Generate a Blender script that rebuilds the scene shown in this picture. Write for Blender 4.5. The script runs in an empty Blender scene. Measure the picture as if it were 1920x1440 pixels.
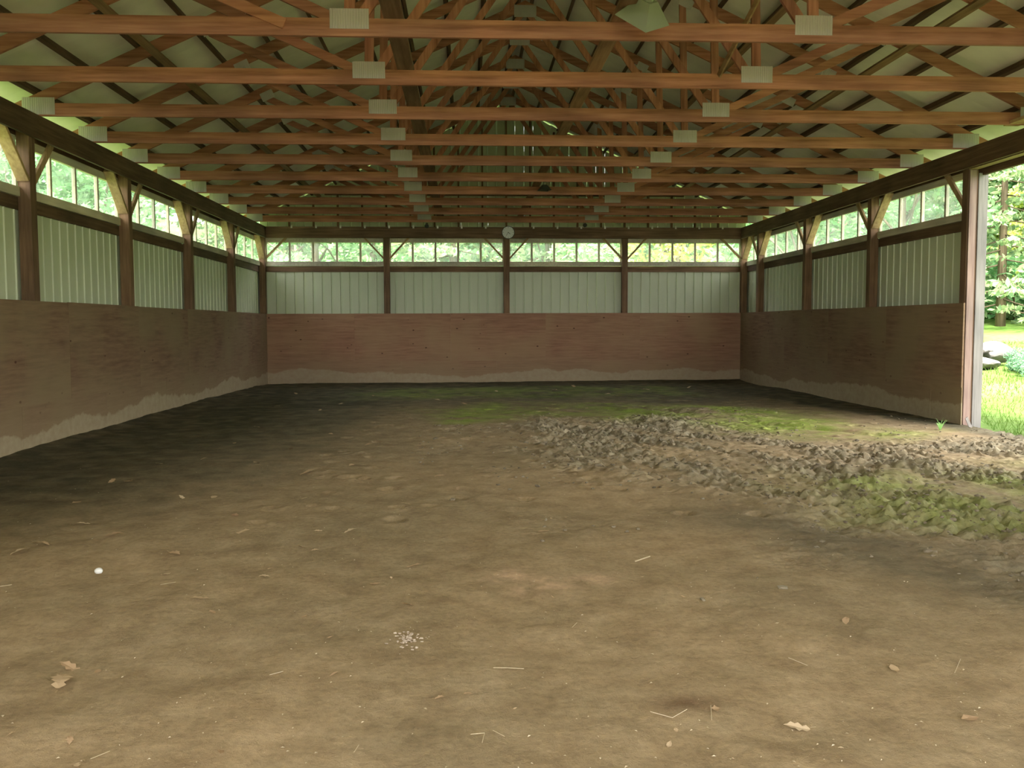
import bpy, math, random
import numpy as np
from mathutils import Vector, Matrix

S = bpy.context.scene
COL = S.collection
random.seed(7)
rng = np.random.default_rng(11)

# ------------------------------------------------------------------ camera, sky, sun, exposure
W, D = 12.2, 23.03            # clear width between post faces, depth from camera to the back posts
ZP, ZH, ZB = 1.757, 3.94, 3.655   # plywood top, header top, header bottom
cam = bpy.data.objects.new('camera', bpy.data.cameras.new('camera'))
COL.objects.link(cam)
cam.data.sensor_width = 36.0
cam.data.lens = 1680.4 / 1920 * 36.0
cam.data.clip_end = 400
_y, _p, _r = 0.0511, -0.0659, -0.0027
_f = Vector((math.sin(_y) * math.cos(_p), math.cos(_y) * math.cos(_p), math.sin(_p)))
_rt = Vector((math.cos(_y), -math.sin(_y), 0)); _up = _rt.cross(_f)
_r2 = _rt * math.cos(_r) + _up * math.sin(_r); _u2 = _up * math.cos(_r) - _rt * math.sin(_r)
cam.matrix_world = Matrix(((_r2.x, _u2.x, -_f.x, 5.052), (_r2.y, _u2.y, -_f.y, 0.0), (_r2.z, _u2.z, -_f.z, 1.457), (0, 0, 0, 1)))
S.camera = cam

world = bpy.data.worlds.new('sky'); S.world = world; world.use_nodes = True
bg = world.node_tree.nodes['Background']
bg.inputs['Color'].default_value = (1.0, 0.99, 0.96, 1); bg.inputs['Strength'].default_value = 1.0
sun = bpy.data.objects.new('sun', bpy.data.lights.new('sun', 'SUN')); COL.objects.link(sun)
sun.data.energy = 4.0; sun.data.angle = math.radians(12); sun.data.color = (1.0, 0.96, 0.85)
sun.rotation_euler = Vector((-.22, -.62, .80)).to_track_quat('Z', 'Y').to_euler()     # high, from behind the camera and a little to the left
S.view_settings.view_transform = 'Standard'; S.view_settings.look = 'None'
S.view_settings.gamma = 1.0; S.view_settings.use_curve_mapping = False
S.view_settings.exposure = 3.1
S.cycles.max_bounces = 12; S.cycles.diffuse_bounces = 6; S.cycles.transparent_max_bounces = 24
S.cycles.use_denoising = True

# ------------------------------------------------------------------ helpers
class MB:
    """collects shapes that become ONE mesh object"""
    def __init__(s): s.v = []; s.f = []
    def box(s, x0, x1, y0, y1, z0, z1):
        n = len(s.v)
        s.v += [(x, y, z) for z in (z0, z1) for y in (y0, y1) for x in (x0, x1)]
        s.f += [tuple(n + i for i in q) for q in ((0, 2, 3, 1), (4, 5, 7, 6), (0, 1, 5, 4), (2, 6, 7, 3), (0, 4, 6, 2), (1, 3, 7, 5))]
        return s
    def beam(s, a, b, w, h, up=(0, 0, 1)):
        """bar from a to b, h along up, w across"""
        a = Vector(a); b = Vector(b); d = (b - a).normalized(); up = Vector(up)
        sd = d.cross(up).normalized(); u = sd.cross(d).normalized()
        n = len(s.v)
        for p in (a, b):
            for i, j in ((-1, -1), (1, -1), (1, 1), (-1, 1)):
                s.v.append(tuple(p + sd * (w / 2 * i) + u * (h / 2 * j)))
        s.f += [tuple(n + i for i in q) for q in ((0, 1, 2, 3), (7, 6, 5, 4), (0, 4, 5, 1), (1, 5, 6, 2), (2, 6, 7, 3), (3, 7, 4, 0))]
        return s
    def tube(s, pts, r, k=8, caps=True):
        pts = [Vector(p) for p in pts]; rings = []
        for i, p in enumerate(pts):
            d = (pts[min(i + 1, len(pts) - 1)] - pts[max(i - 1, 0)]).normalized()
            a = d.cross(Vector((0, 0, 1)) if abs(d.z) < .9 else Vector((1, 0, 0))).normalized(); b = d.cross(a)
            rr = r[i] if isinstance(r, (list, tuple)) else r
            n = len(s.v)
            s.v += [tuple(p + (a * math.cos(t) + b * math.sin(t)) * rr) for t in [2 * math.pi * j / k for j in range(k)]]
            rings.append(n)
        for n, m in zip(rings, rings[1:]):
            s.f += [(n + j, n + (j + 1) % k, m + (j + 1) % k, m + j) for j in range(k)]
        if caps:
            s.f.append(tuple(rings[0] + j for j in range(k))[::-1]); s.f.append(tuple(rings[-1] + j for j in range(k)))
        return s
    def poly(s, pts, d):
        """extruded polygon: pts and the same moved by d"""
        n = len(s.v); k = len(pts); d = Vector(d)
        s.v += [tuple(p) for p in pts] + [tuple(Vector(p) + d) for p in pts]
        s.f.append(tuple(range(n, n + k))); s.f.append(tuple(range(n + k, n + 2 * k))[::-1])
        s.f += [(n + i, n + k + i, n + k + (i + 1) % k, n + (i + 1) % k) for i in range(k)]
        return s
    def mesh(s, name, mat, smooth=False):
        me = bpy.data.meshes.new(name); me.from_pydata(s.v, [], s.f); me.validate()
        import bmesh
        bm = bmesh.new(); bm.from_mesh(me); bmesh.ops.recalc_face_normals(bm, faces=bm.faces); bm.to_mesh(me); bm.free()
        if smooth: me.polygons.foreach_set('use_smooth', [True] * len(me.polygons))
        me.materials.append(mat); return me
    def build(s, name, mat, parent=None, loc=(0, 0, 0), bevel=0, smooth=False):
        return put(name, s.mesh(name, mat, smooth), parent, loc, bevel)

def put(name, me, parent=None, loc=(0, 0, 0), bevel=0):
    o = bpy.data.objects.new(name, me); COL.objects.link(o); o.location = loc
    if parent: o.parent = parent
    if bevel:
        m = o.modifiers.new('bevel', 'BEVEL'); m.width = bevel; m.segments = 1; m.limit_method = 'ANGLE'
    return o

def tag(o, label=None, cat=None, group=None, kind=None):
    for k, v in (('label', label), ('category', cat), ('group', group), ('kind', kind)):
        if v: o[k] = v
    return o

def thing(name, label=None, cat=None, loc=(0, 0, 0), group=None, kind=None):
    o = bpy.data.objects.new(name, None); COL.objects.link(o); o.location = loc; o.empty_display_size = .1
    return tag(o, label, cat, group, kind)

def np_mesh(name, verts, faces, mat, smooth=True):
    """fast mesh from arrays; faces is an (n, k) array"""
    me = bpy.data.meshes.new(name); nv, (nf, k) = len(verts), faces.shape
    me.vertices.add(nv); me.vertices.foreach_set('co', verts.astype(np.float32).ravel())
    me.loops.add(nf * k); me.loops.foreach_set('vertex_index', faces.astype(np.int32).ravel())
    me.polygons.add(nf); me.polygons.foreach_set('loop_start', np.arange(0, nf * k, k, dtype=np.int32))
    me.polygons.foreach_set('use_smooth', np.full(nf, smooth))
    me.update(calc_edges=True); me.materials.append(mat); return me

def vnoise(x, y, scale, seed):
    """smooth value noise, -1..1"""
    g = np.random.default_rng(seed).uniform(-1, 1, (256, 256))
    X = x / scale + 100; Y = y / scale + 100
    i = np.floor(X).astype(int); j = np.floor(Y).astype(int); fx = X - i; fy = Y - j
    fx = fx * fx * (3 - 2 * fx); fy = fy * fy * (3 - 2 * fy)
    a = g[i % 256, j % 256]; b = g[(i + 1) % 256, j % 256]; c = g[i % 256, (j + 1) % 256]; d = g[(i + 1) % 256, (j + 1) % 256]
    return (a * (1 - fx) + b * fx) * (1 - fy) + (c * (1 - fx) + d * fx) * fy

def sd_poly(x, y, P):
    """signed distance to a polygon, negative inside"""
    P = np.array(P); d = np.full(x.shape, 1e9); ins = np.zeros(x.shape, bool)
    for k in range(len(P)):
        ax, ay = P[k]; bx, by = P[(k + 1) % len(P)]
        ex, ey = bx - ax, by - ay; t = np.clip(((x - ax) * ex + (y - ay) * ey) / (ex * ex + ey * ey), 0, 1)
        d = np.minimum(d, np.hypot(x - ax - t * ex, y - ay - t * ey))
        c = ((ay > y) != (by > y)) & (x < (bx - ax) * (y - ay) / (by - ay + 1e-12) + ax); ins ^= c
    return np.where(ins, -d, d)
def sstep(a, b, x):
    t = np.clip((x - a) / (b - a), 0, 1); return t * t * (3 - 2 * t)

# ------------------------------------------------------------------ materials
def mat(name):
    m = bpy.data.materials.new(name); m.use_nodes = True
    nt = m.node_tree; return m, nt, nt.nodes['Principled BSDF']
def N(nt, t, **kw):
    n = nt.nodes.new(t)
    for k, v in kw.items():
        if k in n.inputs.keys(): n.inputs[k].default_value = v
        else: setattr(n, k, v)
    return n
def ramp(nt, fac, stops):
    r = nt.nodes.new('ShaderNodeValToRGB'); e = r.color_ramp.elements
    while len(e) < len(stops): e.new(.5)
    for el, (p, c) in zip(e, stops): el.position = p; el.color = (*c, 1)
    nt.links.new(fac, r.inputs[0]); return r.outputs[0]
def mixc(nt, fac, a, b, blend='MIX'):
    n = nt.nodes.new('ShaderNodeMix'); n.data_type = 'RGBA'; n.blend_type = blend
    for i, v in ((0, fac), (6, a), (7, b)):
        if isinstance(v, bpy.types.NodeSocket): nt.links.new(v, n.inputs[i])
        else: n.inputs[i].default_value = v if i == 0 else (*v, 1)
    return n.outputs[2]
def bump(nt, b, h, strength=.3, dist=.01):
    n = nt.nodes.new('ShaderNodeBump'); n.inputs['Strength'].default_value = strength; n.inputs['Distance'].default_value = dist
    nt.links.new(h, n.inputs['Height']); nt.links.new(n.outputs[0], b.inputs['Normal'])
def coords(nt, scale=(1, 1, 1), vary=True):
    """object coordinates, shifted by a per-object random so that alike pieces differ"""
    tc = nt.nodes.new('ShaderNodeTexCoord'); mp = nt.nodes.new('ShaderNodeMapping'); mp.inputs['Scale'].default_value = scale
    nt.links.new(tc.outputs['Object'], mp.inputs['Vector'])
    if vary:
        oi = nt.nodes.new('ShaderNodeObjectInfo'); mu = N(nt, 'ShaderNodeMath', operation='MULTIPLY'); mu.inputs[1].default_value = 37.0
        nt.links.new(oi.outputs['Random'], mu.inputs[0]); nt.links.new(mu.outputs[0], mp.inputs['Location'])
    return mp.outputs[0]

def wood(name, axis, dark, mid, light, rough=.75):
    """sawn timber with the grain along one axis"""
    m, nt, b = mat(name)
    sc = [22, 22, 22]; sc[axis] = 1.2
    c = coords(nt, sc)
    n1 = N(nt, 'ShaderNodeTexNoise', Scale=1.0, Detail=5.0, Roughness=.6); nt.links.new(c, n1.inputs['Vector'])
    col = ramp(nt, n1.outputs[0], [(.3, dark), (.5, mid), (.72, light)])
    c2 = coords(nt, (1.4, 1.4, 1.4)); n2 = N(nt, 'ShaderNodeTexNoise', Scale=1.0, Detail=2.0); nt.links.new(c2, n2.inputs['Vector'])
    f = ramp(nt, n2.outputs[0], [(.3, (.72, .72, .72)), (.7, (1.18, 1.15, 1.1))])
    col = mixc(nt, 1.0, col, f, 'MULTIPLY')
    oi = nt.nodes.new('ShaderNodeObjectInfo'); fr = ramp(nt, oi.outputs['Random'], [(0, (.86, .86, .88)), (1, (1.1, 1.08, 1.02))])
    col = mixc(nt, 1.0, col, fr, 'MULTIPLY')
    nt.links.new(col, b.inputs['Base Color']); b.inputs['Roughness'].default_value = rough
    b.inputs['Specular IOR Level'].default_value = .25
    bump(nt, b, n1.outputs[0], .25, .004); return m
TR = ((.24, .10, .066), (.38, .17, .118), (.50, .25, .18))        # reddish truss timber
PO = ((.11, .065, .04), (.19, .115, .07), (.27, .17, .105))        # darker, weathered posts and headers
TRX, TRZ = wood('truss_timber_across', 0, *TR), wood('truss_timber_upright', 2, *TR)
POX, POZ = wood('post_timber_across', 0, *PO), wood('post_timber_upright', 2, *PO)
POY = wood('header_timber', 1, (.075, .045, .028), (.125, .075, .047), (.18, .115, .07))
PUR = wood('purlin_timber', 1, (.07, .04, .032), (.11, .065, .05), (.17, .10, .08))
TAN = wood('tan_board_timber', 1, (.18, .105, .06), (.27, .165, .10), (.35, .23, .145))
BRC = wood('brace_timber', 2, (.3, .2, .11), (.42, .29, .16), (.52, .38, .22))
FRM = wood('window_frame_wood', 1, (.5, .45, .36), (.62, .57, .47), (.7, .66, .56))
GREY = wood('weathered_white_board', 2, (.20, .19, .19), (.28, .265, .265), (.36, .34, .34))
PINK = wood('jamb_timber', 2, (.2, .13, .12), (.33, .23, .21), (.42, .32, .28))

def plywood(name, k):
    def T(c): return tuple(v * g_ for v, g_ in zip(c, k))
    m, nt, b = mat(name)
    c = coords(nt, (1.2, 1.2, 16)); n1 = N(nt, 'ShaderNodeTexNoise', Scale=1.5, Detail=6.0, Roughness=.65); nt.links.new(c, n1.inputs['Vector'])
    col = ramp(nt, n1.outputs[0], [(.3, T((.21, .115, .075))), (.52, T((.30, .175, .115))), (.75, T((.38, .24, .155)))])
    c2 = coords(nt, (1, 1, 1)); n2 = N(nt, 'ShaderNodeTexNoise', Scale=.9, Detail=4.0); nt.links.new(c2, n2.inputs['Vector'])
    col = mixc(nt, ramp(nt, n2.outputs[0], [(.40, (0, 0, 0)), (.66, (.8, .8, .8))]), col, T((.34, .24, .145)))
    # knots
    c3 = coords(nt, (3, 3, 5)); vo = N(nt, 'ShaderNodeTexVoronoi', Scale=1.0); nt.links.new(c3, vo.inputs['Vector'])
    col = mixc(nt, ramp(nt, vo.outputs['Distance'], [(.05, (1, 1, 1)), (.10, (0, 0, 0))]), col, (.10, .045, .03))
    # dust and dried mud splashed up from the footing: thick at the foot, ragged upper edge
    tc = nt.nodes.new('ShaderNodeTexCoord'); geo = nt.nodes.new('ShaderNodeNewGeometry'); sx = nt.nodes.new('ShaderNodeSeparateXYZ'); nt.links.new(geo.outputs['Position'], sx.inputs[0])
    n4 = N(nt, 'ShaderNodeTexNoise', Scale=.8, Detail=9.0, Roughness=.68); nt.links.new(geo.outputs['Position'], n4.inputs['Vector'])
    ma = N(nt, 'ShaderNodeMath', operation='MULTIPLY_ADD'); ma.inputs[1].default_value = -.5; nt.links.new(n4.outputs[0], ma.inputs[0]); nt.links.new(sx.outputs['Z'], ma.inputs[2])
    col = mixc(nt, ramp(nt, ma.outputs[0], [(.0, (.6, .6, .6)), (.6, (0, 0, 0))]), col, (.31, .225, .135))
    n5 = N(nt, 'ShaderNodeTexNoise', Scale=.33, Detail=2.0); nt.links.new(geo.outputs['Position'], n5.inputs['Vector'])
    m5 = N(nt, 'ShaderNodeMath', operation='MULTIPLY_ADD'); m5.inputs[1].default_value = -.5; nt.links.new(n5.outputs[0], m5.inputs[0]); nt.links.new(ma.outputs[0], m5.inputs[2])
    mo = N(nt, 'ShaderNodeMath', operation='ADD'); mo.inputs[1].default_value = .27; nt.links.new(m5.outputs[0], mo.inputs[0])
    n6 = N(nt, 'ShaderNodeTexNoise', Scale=9.0, Detail=6.0, Roughness=.7); nt.links.new(geo.outputs['Position'], n6.inputs['Vector'])
    f5 = mixc(nt, 1.0, ramp(nt, mo.outputs[0], [(.0, (.9, .9, .9)), (.03, (0, 0, 0))]), ramp(nt, n6.outputs[0], [(.25, (.45, .45, .45)), (.65, (1, 1, 1))]), 'MULTIPLY')
    col = mixc(nt, f5, col, (.44, .36, .245))
    nt.links.new(col, b.inputs['Base Color']); b.inputs['Roughness'].default_value = .85; b.inputs['Specular IOR Level'].default_value = .2
    bump(nt, b, n1.outputs[0], .3, .004); return m
PLY = plywood('shaded_olive_plywood', (.78, .82, .80)); PLYB = plywood('lit_reddish_plywood', (1.2, 1.1, 1.08))  # side sheets darkened, back sheets lightened: front light put into the colour

def metal_sheet(name, base, rough, metallic=0., grime=.35):
    m, nt, b = mat(name); c = coords(nt, (1, 1, .4)); n1 = N(nt, 'ShaderNodeTexNoise', Scale=3.0, Detail=6.0); nt.links.new(c, n1.inputs['Vector'])
    lo = tuple(v * (1 - grime) for v in base)
    nt.links.new(ramp(nt, n1.outputs[0], [(.3, lo), (.65, base)]), b.inputs['Base Color'])
    b.inputs['Roughness'].default_value = rough; b.inputs['Metallic'].default_value = metallic; return m
SIDE = metal_sheet('white_siding_back_face', (.60, .64, .47), .5, 0, .07)
ROOF = metal_sheet('white_roof_sheet', (.78, .74, .70), .7, 0, .12)
PLATE = metal_sheet('galvanised_plate', (.52, .47, .50), .55, .2, .2)
LAMP = metal_sheet('lamp_metal', (.30, .33, .27), .4, .3, .2)
DARKM = metal_sheet('dark_metal', (.06, .065, .06), .5, .2, .2)
BLACK = metal_sheet('black_plastic', (.02, .02, .02), .45)
WHITE = metal_sheet('clock_face_white', (.75, .75, .74), .5, 0, .03)
CLIP = metal_sheet('clip_metal', (.8, .76, .7), .4, .2, .1)

m, nt, b = mat('dusty_glass'); PANE = m
nt.nodes.remove(b); out = nt.nodes['Material Output']
tr = N(nt, 'ShaderNodeBsdfTransparent', Color=(.96, .98, .97, 1)); gl = N(nt, 'ShaderNodeBsdfGlossy', Roughness=.05)
tl = N(nt, 'ShaderNodeBsdfTranslucent', Color=(.85, .9, .86, 1))
tc = nt.nodes.new('ShaderNodeTexCoord'); n1 = N(nt, 'ShaderNodeTexNoise', Scale=2.5, Detail=5.0); nt.links.new(tc.outputs['Object'], n1.inputs['Vector'])
dust = ramp(nt, n1.outputs[0], [(.3, (.03,) * 3), (.7, (.10,) * 3)])
m1 = nt.nodes.new('ShaderNodeMixShader'); nt.links.new(dust, m1.inputs[0]); nt.links.new(tr.outputs[0], m1.inputs[1]); nt.links.new(tl.outputs[0], m1.inputs[2])
m2 = nt.nodes.new('ShaderNodeMixShader'); m2.inputs[0].default_value = .03; nt.links.new(m1.outputs[0], m2.inputs[1]); nt.links.new(gl.outputs[0], m2.inputs[2])
nt.links.new(m2.outputs[0], out.inputs[0])

def leafy(name, c1, c2, c3, trans=.5):
    m, nt, b = mat(name); nt.nodes.remove(b); out = nt.nodes['Material Output']
    geo = nt.nodes.new('ShaderNodeNewGeometry')
    oi = nt.nodes.new('ShaderNodeObjectInfo')
    add = N(nt, 'ShaderNodeMath', operation='MULTIPLY_ADD'); add.inputs[1].default_value = .35; nt.links.new(oi.outputs['Random'], add.inputs[0])
    mu = N(nt, 'ShaderNodeMath', operation='MULTIPLY'); mu.inputs[1].default_value = .65; nt.links.new(geo.outputs['Random Per Island'], mu.inputs[0]); nt.links.new(mu.outputs[0], add.inputs[2])
    col = ramp(nt, add.outputs[0], [(.1, c1), (.5, c2), (.9, c3)])
    df = nt.nodes.new('ShaderNodeBsdfDiffuse'); tl = nt.nodes.new('ShaderNodeBsdfTranslucent'); mx = nt.nodes.new('ShaderNodeMixShader'); mx.inputs[0].default_value = trans
    nt.links.new(col, df.inputs[0]); nt.links.new(col, tl.inputs[0]); nt.links.new(df.outputs[0], mx.inputs[1]); nt.links.new(tl.outputs[0], mx.inputs[2]); nt.links.new(mx.outputs[0], out.inputs[0]); return m
LEAF1 = leafy('broad_leaves', (.13, .30, .13), (.23, .42, .19), (.36, .52, .26))
LEAF2 = leafy('yellow_green_leaves', (.32, .42, .10), (.50, .58, .16), (.68, .66, .20))
LEAF3 = leafy('conifer_needles', (.12, .21, .11), (.24, .33, .16), (.36, .43, .22), .4)
GRASS = leafy('grass_blades', (.07, .15, .026), (.10, .17, .036), (.135, .185, .05), .4)
WEED = leafy('blue_green_weeds', (.09, .20, .12), (.15, .29, .17), (.25, .36, .20), .4)
SPROUT = leafy('fresh_sprout', (.3, .6, .2), (.4, .7, .25), (.5, .75, .35), .4)
DRY = leafy('dry_leaf', (.34, .20, .12), (.50, .36, .22), (.66, .54, .38), .2)
STRAW = leafy('straw', (.5, .4, .26), (.6, .5, .34), (.7, .6, .45), .1)
BARK = wood('bark', 2, (.07, .05, .035), (.13, .1, .07), (.2, .16, .12))

m, nt, b = mat('meadow_ground'); MEADOW = m
geo = nt.nodes.new('ShaderNodeNewGeometry')
n1 = N(nt, 'ShaderNodeTexNoise', Scale=.22, Detail=6.0); nt.links.new(geo.outputs['Position'], n1.inputs['Vector'])
n2 = N(nt, 'ShaderNodeTexNoise', Scale=6.0, Detail=6.0); nt.links.new(geo.outputs['Position'], n2.inputs['Vector'])
col = ramp(nt, n1.outputs[0], [(.35, (.060, .130, .022)), (.5, (.085, .138, .032)), (.66, (.125, .130, .06))])
col = mixc(nt, 1.0, col, ramp(nt, n2.outputs[0], [(.3, (.75, .75, .7)), (.7, (1.2, 1.2, 1.15))]), 'MULTIPLY')
nt.links.new(col, b.inputs['Base Color']); b.inputs['Roughness'].default_value = .95; b.inputs['Specular IOR Level'].default_value = .1
bump(nt, b, n2.outputs[0], .6, .05)

# dirt: colour attributes on the floor mesh give the algae, churned and sawdust patches their own shapes
m, nt, b = mat('arena_dirt'); DIRT = m
geo = nt.nodes.new('ShaderNodeNewGeometry')
def pn(scale, detail, rough=.6):
    n = N(nt, 'ShaderNodeTexNoise', Scale=scale, Detail=detail, Roughness=rough); nt.links.new(geo.outputs['Position'], n.inputs['Vector']); return n.outputs[0]
def attr(nm):
    a = N(nt, 'ShaderNodeAttribute', attribute_name=nm); return a.outputs['Fac']
big, med, fine, grit = pn(.55, 5), pn(4.0, 6), pn(28, 8, .7), pn(160, 3, .8)
col = ramp(nt, med, [(.3, (.275, .198, .115)), (.5, (.352, .262, .157)), (.72, (.425, .325, .205))])
col = mixc(nt, 1.0, col, ramp(nt, big, [(.3, (.80, .82, .80)), (.7, (1.14, 1.10, 1.05))]), 'MULTIPLY')
col = mixc(nt, attr('wet'), col, ramp(nt, med, [(.3, (.050, .046, .028)), (.5, (.075, .068, .042)), (.72, (.11, .10, .062))]))
col = mixc(nt, attr('churn'), col, ramp(nt, med, [(.3, (.20, .165, .11)), (.55, (.31, .275, .195)), (.75, (.42, .385, .285))]))
col = mixc(nt, attr('algae'), col, ramp(nt, med, [(.3, (.18, .25, .04)), (.5, (.27, .38, .055)), (.75, (.42, .46, .12))]))
col = mixc(nt, attr('sawdust'), col, (.52, .36, .23))
col = mixc(nt, attr('damp'), col, (.13, .07, .035))
col = mixc(nt, 1.0, col, ramp(nt, fine, [(.25, (.72, .72, .70)), (.5, (1, 1, 1)), (.75, (1.25, 1.23, 1.18))]), 'MULTIPLY')
col = mixc(nt, ramp(nt, grit, [(.70, (0, 0, 0)), (.74, (.55, .55, .55))]), col, (.60, .50, .36))
nt.links.new(col, b.inputs['Base Color']); b.inputs['Roughness'].default_value = .92; b.inputs['Specular IOR Level'].default_value = .15
mh = N(nt, 'ShaderNodeMath', operation='MULTIPLY_ADD'); mh.inputs[1].default_value = .35; nt.links.new(grit, mh.inputs[0]); nt.links.new(fine, mh.inputs[2])
bump(nt, b, mh.outputs[0], .7, .016)

# ------------------------------------------------------------------ floor
YF = -1.4                                            # the open front end of the building, behind the camera
CHURN = [(5.5, 13.2), (7.0, 14.3), (8.64, 15.4), (9.0, 12.6), (9.4, 10.6), (10.9, 10.9), (12.6, 12.0), (12.6, 8.4), (11.0, 7.4), (8.6, 4.6), (8.07, 5.1), (7.68, 6.1), (7.3, 7.2), (6.4, 8.0), (5.8, 9.8)]
GREEN1 = [(4.4, 15.4), (6.3, 16.6), (8.7, 16.3), (10.4, 14.2), (11.2, 11.9), (10.4, 11.1), (9.5, 11.5), (8.3, 12.7), (6.4, 14.4), (5.0, 13.4)]
GREEN2 = [(8.2, 8.2), (12.6, 9.4), (12.6, 7.6), (8.9, 5.7), (8.3, 6.4), (8.0, 7.0)]
step = .02
gx = np.arange(-.02, W + .03, step); gy = np.concatenate([np.arange(YF, 2.4, .1), np.arange(2.4, D + .04, step)])
X, Y = np.meshgrid(gx, gy)
wx = X + .35 * vnoise(X, Y, .7, 1) + .12 * vnoise(X, Y, .2, 2); wy = Y + .45 * vnoise(X, Y, .8, 3) + .15 * vnoise(X, Y, .25, 4)
ch = 1 - sstep(-.9, .5, sd_poly(wx, wy, CHURN))
tr_ = sstep(.1, .5, vnoise(X * 1.0 + Y * .55, Y * .25 - X * .25, .45, 5))           # trampled smooth lanes through it
chm = ch * (1 - .75 * tr_)
Z = .022 * vnoise(X, Y, 2.4, 6) + .012 * vnoise(X, Y, .8, 7) + .006 * vnoise(X, Y, .22, 8) + .0022 * vnoise(X, Y, .06, 9)
soft = (1 - sstep(-1.0, 2.6, sd_poly(wx, wy, CHURN))) * .42                             # looser dirt fading out around it
chm = np.maximum(chm, soft * sstep(-.2, .5, vnoise(X, Y, .9, 30)))
r1 = np.abs(vnoise(X, Y * 1.5, .24, 10)); r2_ = np.abs(vnoise(X, Y * 1.6, .12, 12)); r3_ = np.abs(vnoise(X, Y * 1.5, .065, 33))
Z += chm * (.030 * (.35 - r1) + .062 * (.35 - r2_) + .050 * (.35 - r3_) + .026 * vnoise(X, Y, .06, 13) + .014 * vnoise(X, Y, .042, 14) + .03 * vnoise(X, Y, .5, 15))
# shallow drag ruts and a low ridge beside the doorway
for (ax, ay, bx, by, wd, dp) in ((7.6, 6.2, 9.6, 8.4, .16, -.03), (7.5, 6.9, 9.8, 9.0, .2, .035), (6.4, 8.6, 7.6, 6.8, .14, .03), (7.4, 15.6, 8.2, 14.2, .1, -.05), (8.1, 15.6, 8.7, 14.6, .1, -.05), (9.3, 13.2, 10.6, 11.6, .12, -.05), (6.6, 12.5, 7.6, 10.6, .25, -.03), (8.8, 4.9, 11.6, 7.4, .25, .05)):
    t = np.clip(((X - ax) * (bx - ax) + (Y - ay) * (by - ay)) / ((bx - ax) ** 2 + (by - ay) ** 2), 0, 1)
    dd = np.hypot(X - ax - t * (bx - ax), Y - ay - t * (by - ay)) + .05 * vnoise(X, Y, .3, 16)
    Z += dp * np.exp(-(dd / wd) ** 2)
# scattered hoof dents in the softer half of the floor
hr = np.random.default_rng(5)
for k in range(260):
    hx = hr.uniform(3.5, 11.5); hy = hr.uniform(6.5, 19)
    i0, i1 = np.searchsorted(gx, (hx - .3, hx + .3)); j0, j1 = np.searchsorted(gy, (hy - .3, hy + .3))
    q = np.hypot(X[j0:j1, i0:i1] - hx, Y[j0:j1, i0:i1] - hy) / hr.uniform(.05, .09)
    Z[j0:j1, i0:i1] += hr.uniform(.4, 1) * (.012 * np.exp(-(q - 1.6) ** 2 * 3) - .03 * np.exp(-q ** 4))
Z += .10 * np.exp(-X / .25) * sstep(3, 9, Y) * (1 - sstep(16, 22, Y)) * .5 + .05 * np.exp(-(D - Y) / .2) * (X / W - .4)
nx, ny = len(gx), len(gy)
idx = (np.arange(ny - 1)[:, None] * nx + np.arange(nx - 1)[None]).ravel()
me = np_mesh('floor', np.stack([X.ravel(), Y.ravel(), Z.ravel()], 1), np.stack([idx, idx + 1, idx + nx + 1, idx + nx], 1), DIRT)
alg = np.maximum((1 - sstep(-.5, .7, sd_poly(wx, wy, GREEN1))) * .85, (1 - sstep(-.6, .7, sd_poly(wx, wy, GREEN2))) * .5)
alg = np.maximum(alg, .4 * sstep(17.0, 18.5, Y + .5 * vnoise(X, Y, .8, 43)) * (1 - sstep(20.5, 21.5, Y)) * sstep(2, 4, X) * (1 - sstep(9, 10.5, X)))
alg *= np.clip(.62 + .55 * vnoise(X, Y, .5, 20) + .35 * vnoise(X, Y, .13, 21), 0, 1) * (1 - .8 * chm * (X < 9.2) * (Y > 8))
alg = np.clip(alg, 0, 1) * (1 - .85 * sstep(-.7, .0, X + .2 * vnoise(X, Y, .4, 45) - (12.2 - .26 * np.clip(Y - 12.2, 0, 6))))
saw = np.zeros_like(X)
for sx_, sy_, rr in ((5.6, 4.9, .20), (5.31, 5.08, .16), (5.86, 5.0, .16), (5.41, 4.8, .12), (5.15, 4.95, .1)):
    saw = np.maximum(saw, .95 * np.exp(-(np.hypot(wx * .35 + X * .65 - sx_, wy * .35 + Y * .65 - sy_) / rr) ** 2))
saw *= np.clip(.6 + .8 * vnoise(X, Y, .06, 22), 0, 1)
# dark wet footing: along the left wall, over the back end and in a band before the right wall
wq = .5 * vnoise(X, Y, 1.3, 40) + .22 * vnoise(X, Y, .35, 41)
wet = np.maximum.reduce([1 - sstep(.3, 4.4, X + wq - .2 * (Y - 7)), sstep(11.5, 19.5, Y + 1.6 * wq), sstep(-.7, .0, X + .4 * wq - (12.3 - .26 * np.clip(Y - 12.2, 0, 6)))])
wet *= sstep(4.6, 8.2, Y + .6 * wq)
tt = np.clip(((X - 7.0) * 1.5 + (Y - 6.5) * -1.9) / (1.5 ** 2 + 1.9 ** 2), 0, 1.3)
wet = np.maximum(wet, .62 * np.exp(-((np.hypot(X - 7.0 - 1.5 * tt, Y - 6.5 + 1.9 * tt) + .5 * wq) / .55) ** 2))
wet = np.clip(wet, 0, 1) * np.clip(.93 + .2 * vnoise(X, Y, .18, 42), 0, 1)
damp = .8 * np.exp(-(np.hypot((X - 5.89) / .13, (Y - 3.34) / .07)) ** 2)
for nm, a in (('churn', np.clip(chm * .7 + .25 * chm * vnoise(X, Y, .05, 44), 0, 1)), ('algae', alg), ('sawdust', saw), ('damp', damp), ('wet', wet)):
    at = me.attributes.new(nm, 'FLOAT', 'POINT'); at.data.foreach_set('value', a.astype(np.float32).ravel())
floor = put('floor', me); tag(floor, 'brown dirt arena floor with churned hoof marks and green algae', None, None, 'structure')
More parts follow.
